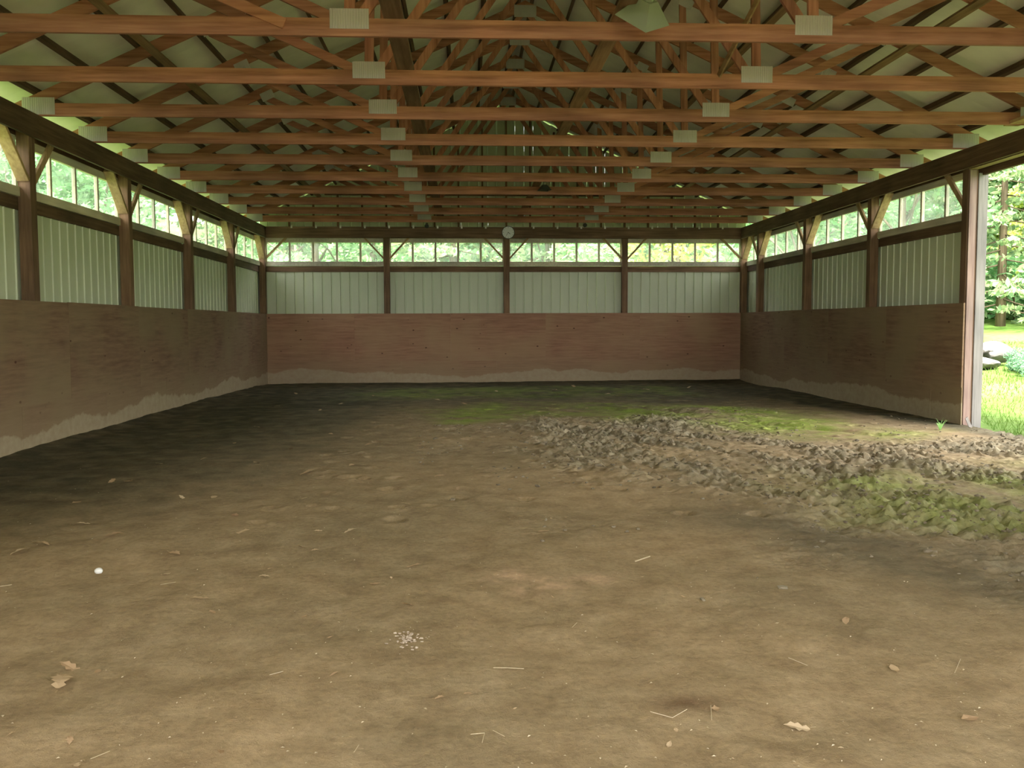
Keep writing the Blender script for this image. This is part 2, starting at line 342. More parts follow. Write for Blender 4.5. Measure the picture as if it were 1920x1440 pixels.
def floor_z(x, y):
    i = min(max(int(round((x - gx[0]) / step)), 0), nx - 1); j = min(max(int(np.searchsorted(gy, y)), 0), ny - 1); return float(Z[j, i])

# ------------------------------------------------------------------ ground outside
ox = np.concatenate([np.arange(-70, -6, 2.), np.arange(-6, 34, .5), np.arange(34, 100, 2.)]); oy = np.concatenate([np.arange(-40, -4, 2.), np.arange(-4, 34, .5), np.arange(34, 110, 2.)])
OX, OY = np.meshgrid(ox, oy)
def ground_z(x, y):
    r = np.maximum(x - (W + 1.2), 0) * .058 + np.maximum(-1.5 - x, 0) * .05 + np.maximum(y - (D + 3), 0) * .06 + np.maximum(y - 52, 0) * .13 + np.maximum(-28 - x, 0) * .16 + np.maximum(x - 48, 0) * .12
    return r - .07 + .05 * vnoise(np.asarray(x, float), np.asarray(y, float), 3.0, 31)
inside = (OX > -1.2) & (OX < W + .3) & (OY > YF - .3) & (OY < D + 1.2)
OZ = np.where(inside, -.16, ground_z(OX, OY))
nx2, ny2 = len(ox), len(oy); idx = (np.arange(ny2 - 1)[:, None] * nx2 + np.arange(nx2 - 1)[None]).ravel()
put('lawn', np_mesh('lawn', np.stack([OX.ravel(), OY.ravel(), OZ.ravel()], 1), np.stack([idx, idx + 1, idx + nx2 + 1, idx + nx2], 1), MEADOW))
tag(bpy.data.objects['lawn'], 'bright green meadow rising beyond the barn doorway', None, None, 'structure')

# ------------------------------------------------------------------ walls
LP = [D - 3.05 * k for k in range(1, 9)]            # near faces of the left posts
RP = [21.71, 18.67, 15.62, 12.56]                   # and of the right posts, the last one beside the doorway
DOOR0 = 7.4                                         # near side of the doorway
RP2 = [DOOR0 - .15, 4.3, 1.25]
BP = [W * k / 4 for k in (1, 2, 3)]                 # middles of the back posts
PT = .15

wl = thing('wall_left', 'left barn wall with plywood kick boards below ribbed white siding', None, kind='structure')
wb = thing('wall_back', 'back barn wall with plywood kick boards, white siding and gable', None, (0, D, 0), kind='structure')
wr = thing('wall_right', 'right barn wall with plywood kick boards below ribbed white siding', None, (W, 0, 0), kind='structure')

# plywood sheets, 1.22 m high over a lower strip, joints left open a few millimetres
def sheets(parent, along, cuts_hi, cuts_lo, sign):
    for row, (cuts, z0, z1) in enumerate(((cuts_hi, ZP - 1.22, ZP), (cuts_lo, -.12, ZP - 1.2205))):
        for a, c in zip(cuts, cuts[1:]):
            t = .014 + random.uniform(0, .004) + (0 if row else .006); g = .0006; dz = random.uniform(-.006, .003) if row == 0 else 0
            mb = MB()
            if along == 'y': mb.box(*((0, t) if sign > 0 else (-t, 0)), a + g, c - g, z0, z1 + dz)
            else: mb.box(a + g, c - g, -t, 0, z0, z1 + dz)
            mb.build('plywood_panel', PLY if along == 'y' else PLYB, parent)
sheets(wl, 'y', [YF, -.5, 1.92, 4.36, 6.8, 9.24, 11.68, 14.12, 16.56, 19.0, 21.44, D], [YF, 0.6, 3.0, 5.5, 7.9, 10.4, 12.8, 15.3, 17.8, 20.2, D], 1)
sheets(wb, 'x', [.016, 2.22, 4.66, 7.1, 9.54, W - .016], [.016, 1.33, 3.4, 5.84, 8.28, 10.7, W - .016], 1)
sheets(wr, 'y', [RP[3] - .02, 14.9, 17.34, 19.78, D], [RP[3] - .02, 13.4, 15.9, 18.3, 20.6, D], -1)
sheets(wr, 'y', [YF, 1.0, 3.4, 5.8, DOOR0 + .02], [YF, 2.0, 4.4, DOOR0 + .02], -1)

# ribbed steel siding: strips between ribs, sharing one mesh per width; rib rises outwards so the inside shows a groove
def strip_mesh(name, w, h, axis, sign, inward=False):
    """strip of width w along axis, height h, outer face towards -sign of the wall normal"""
    pr = [(0, 0), (w - .040, 0), (w - .034, .03), (w - .006, .03), (w, 0)]
    if inward: pr = [(0, 0), (w - .030, 0), (w - .024, -.016), (w - .006, -.016), (w, 0)]
    pr2 = [(a, d + .0025) for a, d in pr]
    mb = MB(); n = len(pr)
    for z in (0, h):
        for a, d in pr + pr2:
            mb.v.append((a, d * sign, z) if axis == 'x' else (d * sign, a, z))
    k = 2 * n
    for i in range(n - 1):
        mb.f += [(i, i + 1, k + i + 1, k + i), (n + i, k + n + i, k + n + i + 1, n + i + 1)]
    mb.f += [(0, k, k + n, n), (n - 1, 2 * n - 1, k + 2 * n - 1, k + n - 1)]
    return mb.mesh(name, SIDE)
def strips(parent, axis, sign, off, spans, z0, z1):
    cache = {}
    for a, c in spans:
        n = max(1, round((c - a) / .2345)); w = (c - a) / n; key = round(w, 3)
        if key not in cache: cache[key] = strip_mesh('siding_strip', w - .001, z1 - z0, axis, sign, axis == 'y')
        for i in range(n):
            put('siding_strip', cache[key], parent, (a + i * w, off, z0) if axis == 'x' else (off, a + i * w, z0))
LB = sorted([D + PT + .05] + LP); LB = [y for y in LB if y > YF]
lspans = [(YF, LB[0])] + [(a, c) for a, c in zip(LB, LB[1:])]
strips(wl, 'y', -1, -PT - .045, lspans, -.1, 2.9)
strips(wb, 'x', 1, PT + .045, [(a, c) for a, c in zip([-.2] + BP, BP + [W + .2])], -.1, 2.9)
RB = sorted(RP + [D + PT + .05]); strips(wr, 'y', 1, PT + .045, [(a, c) for a, c in zip(RB, RB[1:])], -.1, 2.9)
RB2 = [YF] + sorted(RP2); strips(wr, 'y', 1, PT + .045, [(a, c) for a, c in zip(RB2, RB2[1:])], -.1, 2.9)

# girts under the windows and at mid height, nailed to the outside of the posts
def girts(parent, axis, s, spans):
    for a, c in spans:
        for z0, z1 in ((2.815, 2.96), (1.5, 1.64)):
            mb = MB()
            if axis == 'y': mb.box(*sorted((s * PT, s * (PT + .042))), a, c, z0, z1); mb.build('girt', POY, parent)
            else: mb.box(a, c, PT, PT + .042, z0, z1); mb.build('girt', POX, parent)
girts(wl, 'y', -1, lspans); girts(wb, 'x', 1, list(zip([-.15] + BP, BP + [W + .15]))); girts(wr, 'y', 1, list(zip(RB, RB[1:])) + list(zip(RB2, RB2[1:])))

# unseen front wall, added to stop sun patches and darken the left floor: solid at both sides and in the gable, with a wide opening between
wf = thing('wall_front_added', 'unseen front barn wall added to limit the light, with a wide door opening', None, (0, YF, 0), kind='structure')
FO = (2.4, 10.2, 3.6)
strips(wf, 'x', -1, -.05, [(-.2, FO[0])], -.1, FO[2]); strips(wf, 'x', -1, -.05, [(FO[1], W + .2)], -.1, FO[2])
MB().poly([(-.2, -.05, FO[2]), (W + .2, -.05, FO[2]), (W + .2, -.05, ZH + .2), (W / 2, -.05, ZH + .3 + .46 * W / 2), (-.2, -.05, ZH + .2)], (0, .004, 0)).build('gable_sheet', SIDE, wf)
MB().box(-.1, W + .1, -.045, .0, FO[2], ZH).build('door_header', POX, wf)
# ------------------------------------------------------------------ gable end above the back header
SL = .46                                             # roof pitch
def roof_top(x): return ZH + .26 + SL * min(x, W - x)
gs = []
n = 54; w = (W + .3) / n
for i in range(n):
    xa = -.15 + i * w; xb = xa + w; za = roof_top(xa) + .08; zb_ = roof_top(xb) + .08
    mb = MB(); y0 = PT + .045
    pts = [(xa, y0, ZB - .1), (xb - .045, y0, ZB - .1), (xb - .045, y0, zb_), (xa, y0, za)]
    mb.poly(pts, (0, .0025, 0))
    mb.poly([(xb - .045, y0, ZB - .1), (xb - .033, y0 + .022, ZB - .1), (xb - .033, y0 + .022, zb_), (xb - .045, y0, zb_)], (0, .0025, 0))
    mb.poly([(xb - .033, y0 + .022, ZB - .1), (xb - .001, y0 + .004, ZB - .1), (xb - .001, y0 + .004, zb_), (xb - .033, y0 + .022, zb_)], (0, .0025, 0))
    mb.build('gable_siding_strip', SIDE, wb)
for i in range(1, 20):
    x = W / 2 + (i - 10) * .61
    if .3 < x < W - .3: MB().box(x - .022, x + .022, .05, .14, ZH, roof_top(x) - .1).build('gable_stud', POZ, wb)
for z in (4.75, 5.55, 6.2):
    h = (z - ZH - .26) / SL + .3
    if h < W / 2: MB().box(h, W - h, .145, .19, z, z + .09).build('gable_girt', POX, wb)
for i in range(19):
    x = W / 2 + (i - 9) * .61 + .08
    mb = MB().box(x - .022, x + .022, -.052, -.045, ZH - .035, ZH + .03).box(x - .022, x + .022, -.052, -.0, ZH - .04, ZH - .034)
    mb.build('truss_clip', CLIP, wb)

# ------------------------------------------------------------------ posts with knee braces
SIDEWORD = {}
def post(label, axis, x, y, s, braces, corner=False, ht=ZH):
    """near inner arris at x, y; s: direction of the outside"""
    t = thing('support_post', label, 'post', (x, y, 0))
    if axis == 'y': mb = MB().box(*sorted((0, s * PT)), 0, PT, -.12, ht)
    else: mb = MB().box(-PT / 2, PT / 2, 0, PT, -.12, ht)
    mb.build('post', POZ, t, bevel=.006)
    for d in braces:
        mb = MB()
        if axis == 'y':
            y0 = -.02 if d < 0 else PT + .02
            if d < 0: mb.beam((s * .075, y0 + .02, 3.15), (s * .075, y0 - .50, 3.69), .14, .042, up=(0, .8, .6))
            else: mb.beam((s * .03, y0 - .04, 3.14), (s * .03, y0 + .48, 3.69), .04, .085, up=(0, -.8, .6))
        else:
            x0 = d * (PT / 2 + .0)
            mb.beam((x0, .075, 3.15), (x0 + d * .50, .075, 3.69), .10, .042, up=(-d * .7, 0, .7))
        mb.build('knee_brace', BRC, t, bevel=.003)
    return t
ORD = ['first', 'second', 'third', 'fourth', 'fifth', 'sixth', 'seventh', 'eighth', 'ninth', 'tenth', 'eleventh']
for k, y in enumerate(LP[:6]):
    post('brown square post on the left wall, %s one out from the back corner' % ORD[k], 'y', 0, y, -1, (-1, 1))
post('brown corner post where the left wall meets the back wall', 'y', 0, D, -1, (-1,))
for k, y in enumerate(RP[:3]):
    post('brown square post on the right wall, %s one out from the back corner' % ORD[k], 'y', W, y, 1, (-1, 1))
post('brown corner post where the right wall meets the back wall', 'y', W, D, 1, (-1,))
for k, x in enumerate(BP):
    post(['brown post on the back wall, left of the clock', 'brown post on the back wall directly below the clock', 'brown post on the back wall, right of the clock'][k], 'x', x, D, 1, (-1, 1))
for k, y in enumerate(RP2):
    post('brown square post on the right wall, %s one on the near side of the doorway' % ORD[k], 'y', W, y, 1, (-1,) if k == 0 else (-1, 1))
# knee braces of the back corners
for x, d, wd in ((0, 1, 'left'), (W, -1, 'right')):
    o = MB().beam((d * .02, .09, 3.17), (d * .52, .09, 3.67), .10, .042, up=(-d * .7, 0, .7)).build('knee_brace', BRC, None, (x, D, 0), bevel=.003)
    tag(o, 'tan diagonal brace at the %s end of the back wall windows' % wd, 'brace')

# doorway post: dark inner post, pinkish jamb strip, groove, weathered white outer board
t = thing('doorway_post', 'tall doorway post with pinkish jamb and weathered white outer board', 'post', (W, RP[3], 0))
MB().box(-.0, .15, .0, .15, -.1, ZH).build('post', POZ, t, bevel=.006)
MB().box(.012, .115, -.028, 0, -.08, ZB - .02).build('jamb_strip', PINK, t, bevel=.004)
MB().box(.150, .29, -.015, .025, -.08, ZB - .06).build('outer_board', GREY, t, bevel=.004)
MB().box(.115, .150, .004, .02, -.08, ZB - .02).build('groove', POZ, t)
MB().beam((.03, .12, 3.14), (.03, .65, 3.69), .04, .085, up=(0, -.8, .6)).build('knee_brace', BRC, t, bevel=.003)

# ------------------------------------------------------------------ header beams
def header(name, label, x0, x1, y0, y1, z0, z1, m):
    tag(MB().box(0, x1 - x0, 0, y1 - y0, 0, z1 - z0).build(name, m, None, (x0, y0, z0), bevel=.005), label, 'beam')
header('header_beam', 'dark inner header beam running along the top of the left wall', .002, .042, YF, D, ZB, ZH, POY)
header('header_beam', 'outer header beam behind the left posts, above the left windows', -PT - .042, -PT - .002, YF, D + PT, ZB + .0, ZH, POY)
header('header_beam', 'dark inner header beam running along the top of the right wall', W - .042, W - .002, YF, D, ZB, ZH, POY)
header('header_beam', 'outer header beam behind the right posts, above the right windows', W + PT + .002, W + PT + .042, YF, D + PT, ZB, ZH, POY)
header('header_beam', 'brown header beam across the back wall behind the clock', .045, W - .045, D - .042, D - .002, ZB, ZH, POX)
header('header_beam', 'outer header beam of the back wall, above the windows', -.14, W + .14, D + PT + .002, D + PT + .042, ZB + .02, ZH, POX)
header('door_track', 'dark sliding door track board hung over the right doorway', W + .20, W + .26, DOOR0 - 3, RP[3] + .1, ZB - .09, ZB + .15, POY)
tag(MB().box(W + .01, W + .13, DOOR0, RP[3], ZB - .012, ZB - .002).build('soffit_strip', BRC), 'thin pale strip under the header over the doorway', 'trim')

# ------------------------------------------------------------------ windows
wn = [0]
def window(axis, x, y, s, a, c, panes, label):
    """strip window between posts from a to c along the wall; s outward"""
    wn[0] += 1
    t = thing('window_%d' % wn[0], label, None, (x, y, 0), kind='structure')
    d0, d1 = PT, PT + .045
    def bx(u0, u1, z0, z1, e0=d0, e1=d1):
        return MB().box(*sorted((s * e0, s * e1)), u0, u1, z0, z1) if axis == 'y' else MB().box(u0, u1, e0, e1, z0, z1)
    bx(a, c, 2.965, 3.075, d0 - .03, d1).build('sill', FRM, t); bx(a, c, 3.565, 3.665).build('head_rail', FRM, t)
    w = (c - a) / panes
    for i in range(panes + 1):
        u = a + i * w
        bx(max(a, u - .026), min(c, u + .026), 3.075, 3.565).build('mullion', FRM, t)
    for i in range(panes):
        bx(a + i * w + .026, a + (i + 1) * w - .026, 3.075, 3.565, d0 + .02, d0 + .024).build('pane', PANE, t)
for k, (a, c) in enumerate(zip(LB, LB[1:])):
    if c > 2: window('y', 0, 0, -1, a + PT, c, 4, 'strip window on the left wall, %s bay out from the back corner' % ORD[len(LB) - 2 - k])
xs = [0] + BP + [W]
for k in range(4):
    window('x', 0, D, 1, xs[k] + (.075 if k else .0), xs[k + 1] - (.075 if k < 3 else .0), 5, 'strip window on the back wall, %s bay from the left' % ORD[k])
for k, (a, c) in enumerate(zip(RB, RB[1:])):
    window('y', W, 0, 1, a + PT, c, 2 if c - a < 2 else 4, 'strip window on the right wall, %s bay out from the back corner' % ORD[len(RB) - 2 - k])
for k, (a, c) in enumerate(zip(RB2, RB2[1:])):
    window('y', W, 0, 1, a + PT if k else a, c, 4, 'strip window on the right wall on the near side of the doorway, bay %s' % ORD[2 - k])

# ------------------------------------------------------------------ roof: sheets and purlins
roof = thing('ceiling', 'underside of the gable roof: white sheets over dark purlins', None, (0, 0, ZH), kind='structure')
OV = .55                                             # eave overhang
def rz(s): return .26 + SL * s                        # top of the top chord above the header at distance s from the eave wall
ang = math.atan(SL)
for side in (0, 1):
    X_ = (lambda s: s) if side == 0 else (lambda s: W - s)
    # sheets about 0.9 m wide lapping edge to edge
    y = YF - .3
    while y < D + .5:
        y1 = min(y + .91, D + .5)
        pts = [(X_(-OV - .1), y, rz(-OV - .1) + .1), (X_(W / 2), y, rz(W / 2) + .1), (X_(W / 2), y1, rz(W / 2) + .1), (X_(-OV - .1), y1, rz(-OV - .1) + .1)]
        MB().poly(pts, (0, 0, .004)).build('roof_sheet', ROOF, roof); y = y1
    for k in range(-1, 10):
        s = .57 + .6 * k if k < 9 else W / 2 - .12
        MB().beam((X_(s), YF - .2, rz(s) + .05), (X_(s), D + .35, rz(s) + .05), .046, .098, up=(-SL if side == 0 else SL, 0, 1)).build('purlin', PUR, roof)
# long tan battens under the top chords
for side, s in ((0, 1.42), (1, 1.75), (1, 3.1)):
    x = s if side == 0 else W - s
    z = rz(s) - .19
    MB().beam((x, 6.2, z), (x, D - .2, z), .09, .04, up=(-SL if side == 0 else SL, 0, 1)).build('lateral_batten', TAN, roof)

# ------------------------------------------------------------------ trusses
def plate_mesh(w, h, n):
    """toothed nail plate with pressed upright ridges, facing -y"""
    mb = MB(); p = []
    for i in range(n):
        x0 = -w / 2 + w * i / n; q = w / n
        p += [(x0, 0), (x0 + q * .25, -.003), (x0 + q * .75, -.003)]
    p.append((w / 2, 0)); m_ = len(p)
    for z in (-h / 2, h / 2): mb.v += [(a, d - .001, z) for a, d in p]
    for z in (-h / 2, h / 2): mb.v += [(a, 0.0012, z) for a, d in p]
    for i in range(m_ - 1):
        mb.f += [(i, i + 1, m_ + i + 1, m_ + i), (2 * m_ + i, 3 * m_ + i, 3 * m_ + i + 1, 2 * m_ + i + 1)]
    return mb.mesh('nail_plate', PLATE)
PL1, PL2, PL3 = plate_mesh(.335, .17, 15), plate_mesh(.2, .13, 9), plate_mesh(.38, .2, 15)
TH = .04
def make_truss():
    t = thing('roof_truss')
    h = TH / 2
    MB().box(-OV * .2, W + OV * .2, -h, h, 0, .15).build('bottom_chord', TRX, t)
    for side in (0, 1):
        X_ = (lambda s: s) if side == 0 else (lambda s: W - s)
        dpt = .14 / math.cos(ang)
        pts = [(X_(-OV), -h, rz(-OV)), (X_(W / 2), -h, rz(W / 2)), (X_(W / 2), -h, rz(W / 2) - dpt), (X_(-OV), -h, rz(-OV) - dpt)]
        MB().poly(pts, (0, TH, 0)).build('top_chord', TRX, t)
        a = W / 3
        for b_, m_ in ((W / 6, TRX), (W / 3 + .05, TRZ), (W / 2 - .06, TRZ)):
            off = -.07 if b_ < W / 5 else (0 if b_ < W / 2.5 else .07)
            MB().beam((X_(a + off), 0, .12), (X_(b_), 0, rz(b_) - .2), TH - .002, .092, up=(1, 0, 0) if b_ > W / 5 else (0, 0, 1)).build('web', m_, t)
        put('nail_plate', PL1, t, (X_(a), -h - .001, .145))
        o = put('heel_plate', PL3, t, (X_(.02), -h - .001, .115)); 
        for b_ in (W / 6, W / 3):
            o = put('nail_plate', PL2, t, (X_(b_), -h - .001, rz(b_) - .16)); o.rotation_euler = (0, -ang if side == 0 else ang, 0)
    put('nail_plate', PL3, t, (W / 2, -h - .001, rz(W / 2) - .18))
    return t
def copy_tree(o, parent=None):
    c = o.copy(); COL.objects.link(c); c.parent = parent
    for ch_ in list(o.children): copy_tree(ch_, c)
    return c
proto = make_truss()
TY = [7.97 + 1.555 * k for k in range(-1, 10)]
for k, y in enumerate(TY):
    o = proto if k == 0 else copy_tree(proto)
    o.location = (0, y, ZH)
    lab = 'reddish timber roof truss just above the top of the picture' if k == 0 else 'reddish timber roof truss, %s' % (
        ['nearest the camera, behind the square lamp', 'second from the camera', 'third from the camera', 'fourth from the camera', 'fifth from the camera', 'fifth from the back wall', 'fourth from the back wall', 'third from the back wall', 'second from the back wall', 'closest to the back wall and clock'][k - 1])
    tag(o, lab, 'truss', 'roof trusses in a row')

# planks lying on the bottom chords and loose braces
tag(MB().box(0, .17, 0, D - 6.6, 0, .038).build('catwalk_plank', wood('plank_timber', 1, (.10, .065, .045), (.17, .11, .075), (.25, .17, .12)), None, (4.36, 6.2, ZH + .151), bevel=.003), 'dark wide plank lying along the bottom chords left of centre', 'plank')
tag(MB().box(0, .14, 0, D - 6.6, 0, .038).build('runner_board', TAN, None, (6.33, 6.2, ZH + .151), bevel=.003), 'tan narrow board lying along the bottom chords right of centre', 'plank')
tag(MB().beam((2.72, 7.935, ZH + .42), (3.52, 7.935, ZH + .09), .03, .09).build('nailed_brace', TRX), 'short sloping board nailed to the face of the nearest truss', 'brace')
tag(MB().beam((8.02, 8.6, ZH + .95), (7.72, 9.48, ZH + .12), .02, .06).build('thin_brace', TAN), 'thin pale batten leaning between the nearest two trusses', 'brace')
o = MB().box(W - .35, W - .16, 7.2, TY[3] + .1, ZH + .005, ZH + .045).build('blocking_board', BRC)
tag(o, 'orange-tan board on top of the header over the doorway', 'board')

# ------------------------------------------------------------------ clock
t = thing('wall_clock', 'round white wall clock with a thin black rim', 'clock', (W / 2 + .04, D - .046, 3.80))
def disc(r, y0, y1, k=40, cx=0, cz=0):
    return MB().poly([(cx + r * math.cos(2 * math.pi * i / k), y0, cz + r * math.sin(2 * math.pi * i / k)) for i in range(k)], (0, y1 - y0, 0))
disc(.165, -.035, -.002).build('case', BLACK, t)
disc(.15, -.038, -.0355).build('face', WHITE, t)
mb = MB()
for k in range(12):
    a = math.radians(30 * k); r0, r1 = (.118, .14)
    mb.beam((r0 * math.sin(a), -.039, r0 * math.cos(a)), (r1 * math.sin(a), -.039, r1 * math.cos(a)), .004, .010 if k % 3 == 0 else .006, up=(math.cos(a), 0, -math.sin(a)))
tag(mb.build('hour_marks', BLACK, t), kind='stuff')
for nm, a, l, w_ in (('hour_hand', 128, .065, .011), ('minute_hand', 212, .10, .007)):
    a = math.radians(a); MB().beam((0, -.041, 0), (l * math.sin(a), -.041, l * math.cos(a)), .003, w_, up=(math.cos(a), 0, -math.sin(a))).build(nm, BLACK, t)
disc(.010, -.045, -.0385, 12).build('hub', BLACK, t)

# ------------------------------------------------------------------ lamps
def reflector_lamp(label, loc, s, rot, mshell):
    t = thing('hanging_lamp', label, 'lamp', loc); t.rotation_euler = rot
    mb = MB(); a, b_, h, k = .17 * s, .06 * s, .17 * s, .004
    ring = lambda r, z: [(-r, -r, z), (r, -r, z), (r, r, z), (-r, r, z)]
    mb.v = ring(a, 0) + ring(b_, h) + ring(a - k * 2, 0) + ring(b_ - k, h - k)
    for i in range(4):
        j = (i + 1) % 4; mb.f += [(i, j, 4 + j, 4 + i), (8 + i, 12 + i, 12 + j, 8 + j), (i, 8 + i, 8 + j, j)]
    mb.f += [(4, 5, 6, 7), (12, 15, 14, 13)]
    mb.build('reflector', mshell, t)
    MB().tube([(0, 0, h), (0, 0, h + .10 * s)], .045 * s, 14).build('ballast_housing', LAMP, t)
    MB().tube([(0, 0, h - .02), (0, 0, h * .45), (0, 0, h * .3)], [.02 * s, .035 * s, .01 * s], 12).build('bulb', WHITE, t, smooth=True)
    MB().tube([(0, 0, h + .10 * s), (.0, 0, h + .2 * s)], .008 * s, 8).build('hook', DARKM, t)
    mb = MB().tube([(.03 * s, 0, h + .10 * s), (.08 * s, .02, h + .16 * s), (.04 * s, .06, h + .26 * s), (.0, .1, h + .3 * s)], .006 * s, 6).build('cord', STRAW, t)
    return t
reflector_lamp('grey-green square reflector lamp hanging before the nearest truss', (6.54, 7.62, 4.0), 1.0, (math.radians(38), math.radians(-22), math.radians(40)), LAMP)
reflector_lamp('small dark lamp hanging from a far truss right of centre', (6.55, 17.1, 3.99), .62, (0, 0, .3), DARKM)
def spot(label, x, z, tilt):
    t = thing('spot_lamp', label, 'lamp', (x, D - .05, z))
    MB().box(-.03, .03, -.015, .0, -.02, .05).build('bracket', DARKM, t)
    MB().tube([(0, -.02, .0), (.0, -.08, -.03)], [.03, .05], 12).build('housing', CLIP, t)
    MB().tube([(0, -.081, -.03), (.0, -.10, -.04)], [.05, .056], 12).build('lens_ring', DARKM, t)
spot('small spotlight on the back header left of the clock', 4.08, 3.985, 0)
spot('small spotlight on the back header right of the clock', 8.09, 4.02, 0)

# ------------------------------------------------------------------ trees, bushes and meadow plants
def leaf_cloud(name, centres, radii, n, size, m, droop=0., seed=0):
    r = np.random.default_rng(seed); c = np.asarray(centres); k = r.integers(0, len(c), n); rad = np.asarray(radii)[k]
    d = r.normal(size=(n, 3)); d /= np.linalg.norm(d, axis=1)[:, None]
    p = c[k] + d * (rad * r.uniform(.35, 1, n)[:, None] ** .5)
    a = r.normal(size=(n, 3)); a[:, 2] *= .6; a[:, 2] -= droop; a /= np.linalg.norm(a, axis=1)[:, None]
    b_ = np.cross(a, r.normal(size=(n, 3))); b_ /= np.linalg.norm(b_, axis=1)[:, None]
    s = size * r.uniform(.6, 1.3, n)[:, None]
    v = np.stack([p - a * s, p + b_ * s * .45, p + a * s, p - b_ * s * .45], 1).reshape(-1, 3)
    return np_mesh(name, v, np.arange(4 * n).reshape(-1, 4), m, False)
def broadleaf(seed, h, spread, m, n=9000, size=.16, low=.12):
    r = random.Random(seed); cs, rs = [], []
    for i in range(26):
        z = h * (low + (.95 - low) * r.random()); q = spread * math.sqrt(max(.1, 1 - ((z / h - .5) / .55) ** 2)); a = r.uniform(0, 6.28); d = q * math.sqrt(r.random())
        cs.append((d * math.cos(a), d * math.sin(a), z)); rs.append((r.uniform(.7, 1.3),) * 2 + (r.uniform(.5, .9),))
    crown = leaf_cloud('crown', cs, rs, n, size, m, 0, seed)
    mb = MB().tube([(0, 0, -.5), (.05, 0, h * .3), (-.1, .1, h * .6), (0, 0, h * .85)], [.18, .15, .1, .03], 8)
    for i in range(7):
        c = cs[i]; z0 = h * r.uniform(.25, .55); mb.tube([(0, 0, z0), (c[0] * .5, c[1] * .5, (z0 + c[2]) / 2 + .2), c], [.06, .04, .015], 5)
    return crown, mb.mesh('trunk', BARK, True)
def conifer(seed, h, m, n=11000):
    r = random.Random(seed); cs, rs = [], []; mb = MB().tube([(0, 0, -.5), (0, 0, h * .97)], [.2, .02], 8)
    for i in range(60):
        z = h * (.06 + .92 * i / 60); q = .34 * h * (1 - z / h) ** .8 + .15; a = i * 2.4 + r.random() * .5
        for t_ in (.45, .85):
            cs.append((q * t_ * math.cos(a), q * t_ * math.sin(a), z - .25 * t_ * q)); rs.append((.2 + .28 * q, .2 + .28 * q, .16))
        mb.tube([(0, 0, z), (q * .9 * math.cos(a), q * .9 * math.sin(a), z - .2 * q)], [.03, .008], 4)
    return leaf_cloud('crown', cs, rs, n, .15, m, .5, seed), mb.mesh('trunk', BARK, True)
def bush(seed, m, n=2600, size=.10):
    r = random.Random(seed); cs = [(r.gauss(0, .6), r.gauss(0, .6), r.uniform(.25, 1.1)) for i in range(12)]
    mb = MB()
    for c in cs[:8]: mb.tube([(c[0] * .2, c[1] * .2, -.1), (c[0] * .7, c[1] * .7, c[2] * .6), c], [.025, .018, .006], 5)
    return leaf_cloud('foliage', cs, [(.5, .5, .42)] * 12, n, size, m, 0, seed), mb.mesh('stems', BARK, True)
KIND = {'a': broadleaf(1, 10, 3.0, LEAF1), 'b': broadleaf(2, 8.5, 2.8, LEAF1, 8000), 'y': broadleaf(3, 8, 2.6, LEAF2, 8000), 'c': conifer(4, 12, LEAF3), 's': bush(5, LEAF1), 't': bush(6, LEAF2), 'w': bush(7, WEED, 3000, .07)}
def plant(kind, x, y, sc, rot, name, label, cat, group=None):
    t = thing(name, label, cat, (x, y, float(ground_z(x, y)) - .05), group); t.rotation_euler = (0, 0, rot); t.scale = (sc, sc, sc)
    put(KIND[kind][0].name.split('.')[0], KIND[kind][0], t); put(KIND[kind][1].name.split('.')[0], KIND[kind][1], t); return t
NM = {'a': ('broadleaf_tree', 'tall green broadleaf tree'), 'b': ('broadleaf_tree', 'rounded green broadleaf tree'), 'y': ('broadleaf_tree', 'yellow-green leafy tree'), 'c': ('conifer_tree', 'dark green conifer'), 's': ('bush', 'green leafy bush'), 't': ('bush', 'yellow-green bush'), 'w': ('weed_clump', 'blue-green clump of weeds')}
tr_r = random.Random(21)
ORDW = 'first second third fourth fifth sixth seventh eighth ninth tenth eleventh twelfth thirteenth fourteenth fifteenth'.split()
def row(spots, end, key, group):
    cnt = {}
    for (k, x, y, sc) in sorted(spots, key=key):
        cnt[k] = cnt.get(k, 0) + 1
        plant(k, x, y, sc, tr_r.uniform(0, 6.28), NM[k][0], '%s, %s of its kind from %s' % (NM[k][1], ORDW[cnt[k] - 1], end), 'tree' if k in 'abyc' else 'bush', group)
back = []
for i, k in enumerate('abcacbyabc'): back.append((k, -14 + 4.6 * i + tr_r.uniform(-1, 1), 38 + tr_r.uniform(-3, 4), tr_r.uniform(.85, 1.15)))
for i, k in enumerate('stsststs'): back.append((k, -4 + 3.2 * i + tr_r.uniform(-.6, .6), 31.5 + tr_r.uniform(-1.5, 2), tr_r.uniform(1.7, 2.3)))
for i, k in enumerate('cababbcabab'): back.append((k, -20 + 5 * i + tr_r.uniform(-1, 1), 47 + tr_r.uniform(-2, 3), tr_r.uniform(1.25, 1.5)))
row(back, 'the left behind the barn', lambda q: q[1] / q[2], 'woods behind the barn')
left = []
for i, k in enumerate('bacbaabacb'): left.append((k, -15 - .35 * i + tr_r.uniform(-2, 2), 10 + 4.4 * i + tr_r.uniform(-1, 1), tr_r.uniform(.9, 1.2)))
for i, k in enumerate('ssstsst'): left.append((k, -10.5 + tr_r.uniform(-1, 1), 14 + 4.2 * i, tr_r.uniform(1.8, 2.4)))
for i, k in enumerate('abcabcabab'): left.append((k, -24 + tr_r.uniform(-2, 2), 12 + 4.2 * i, tr_r.uniform(1.2, 1.4)))
row(left, 'the near end left of the barn', lambda q: q[2], 'woods left of the barn')
right = []
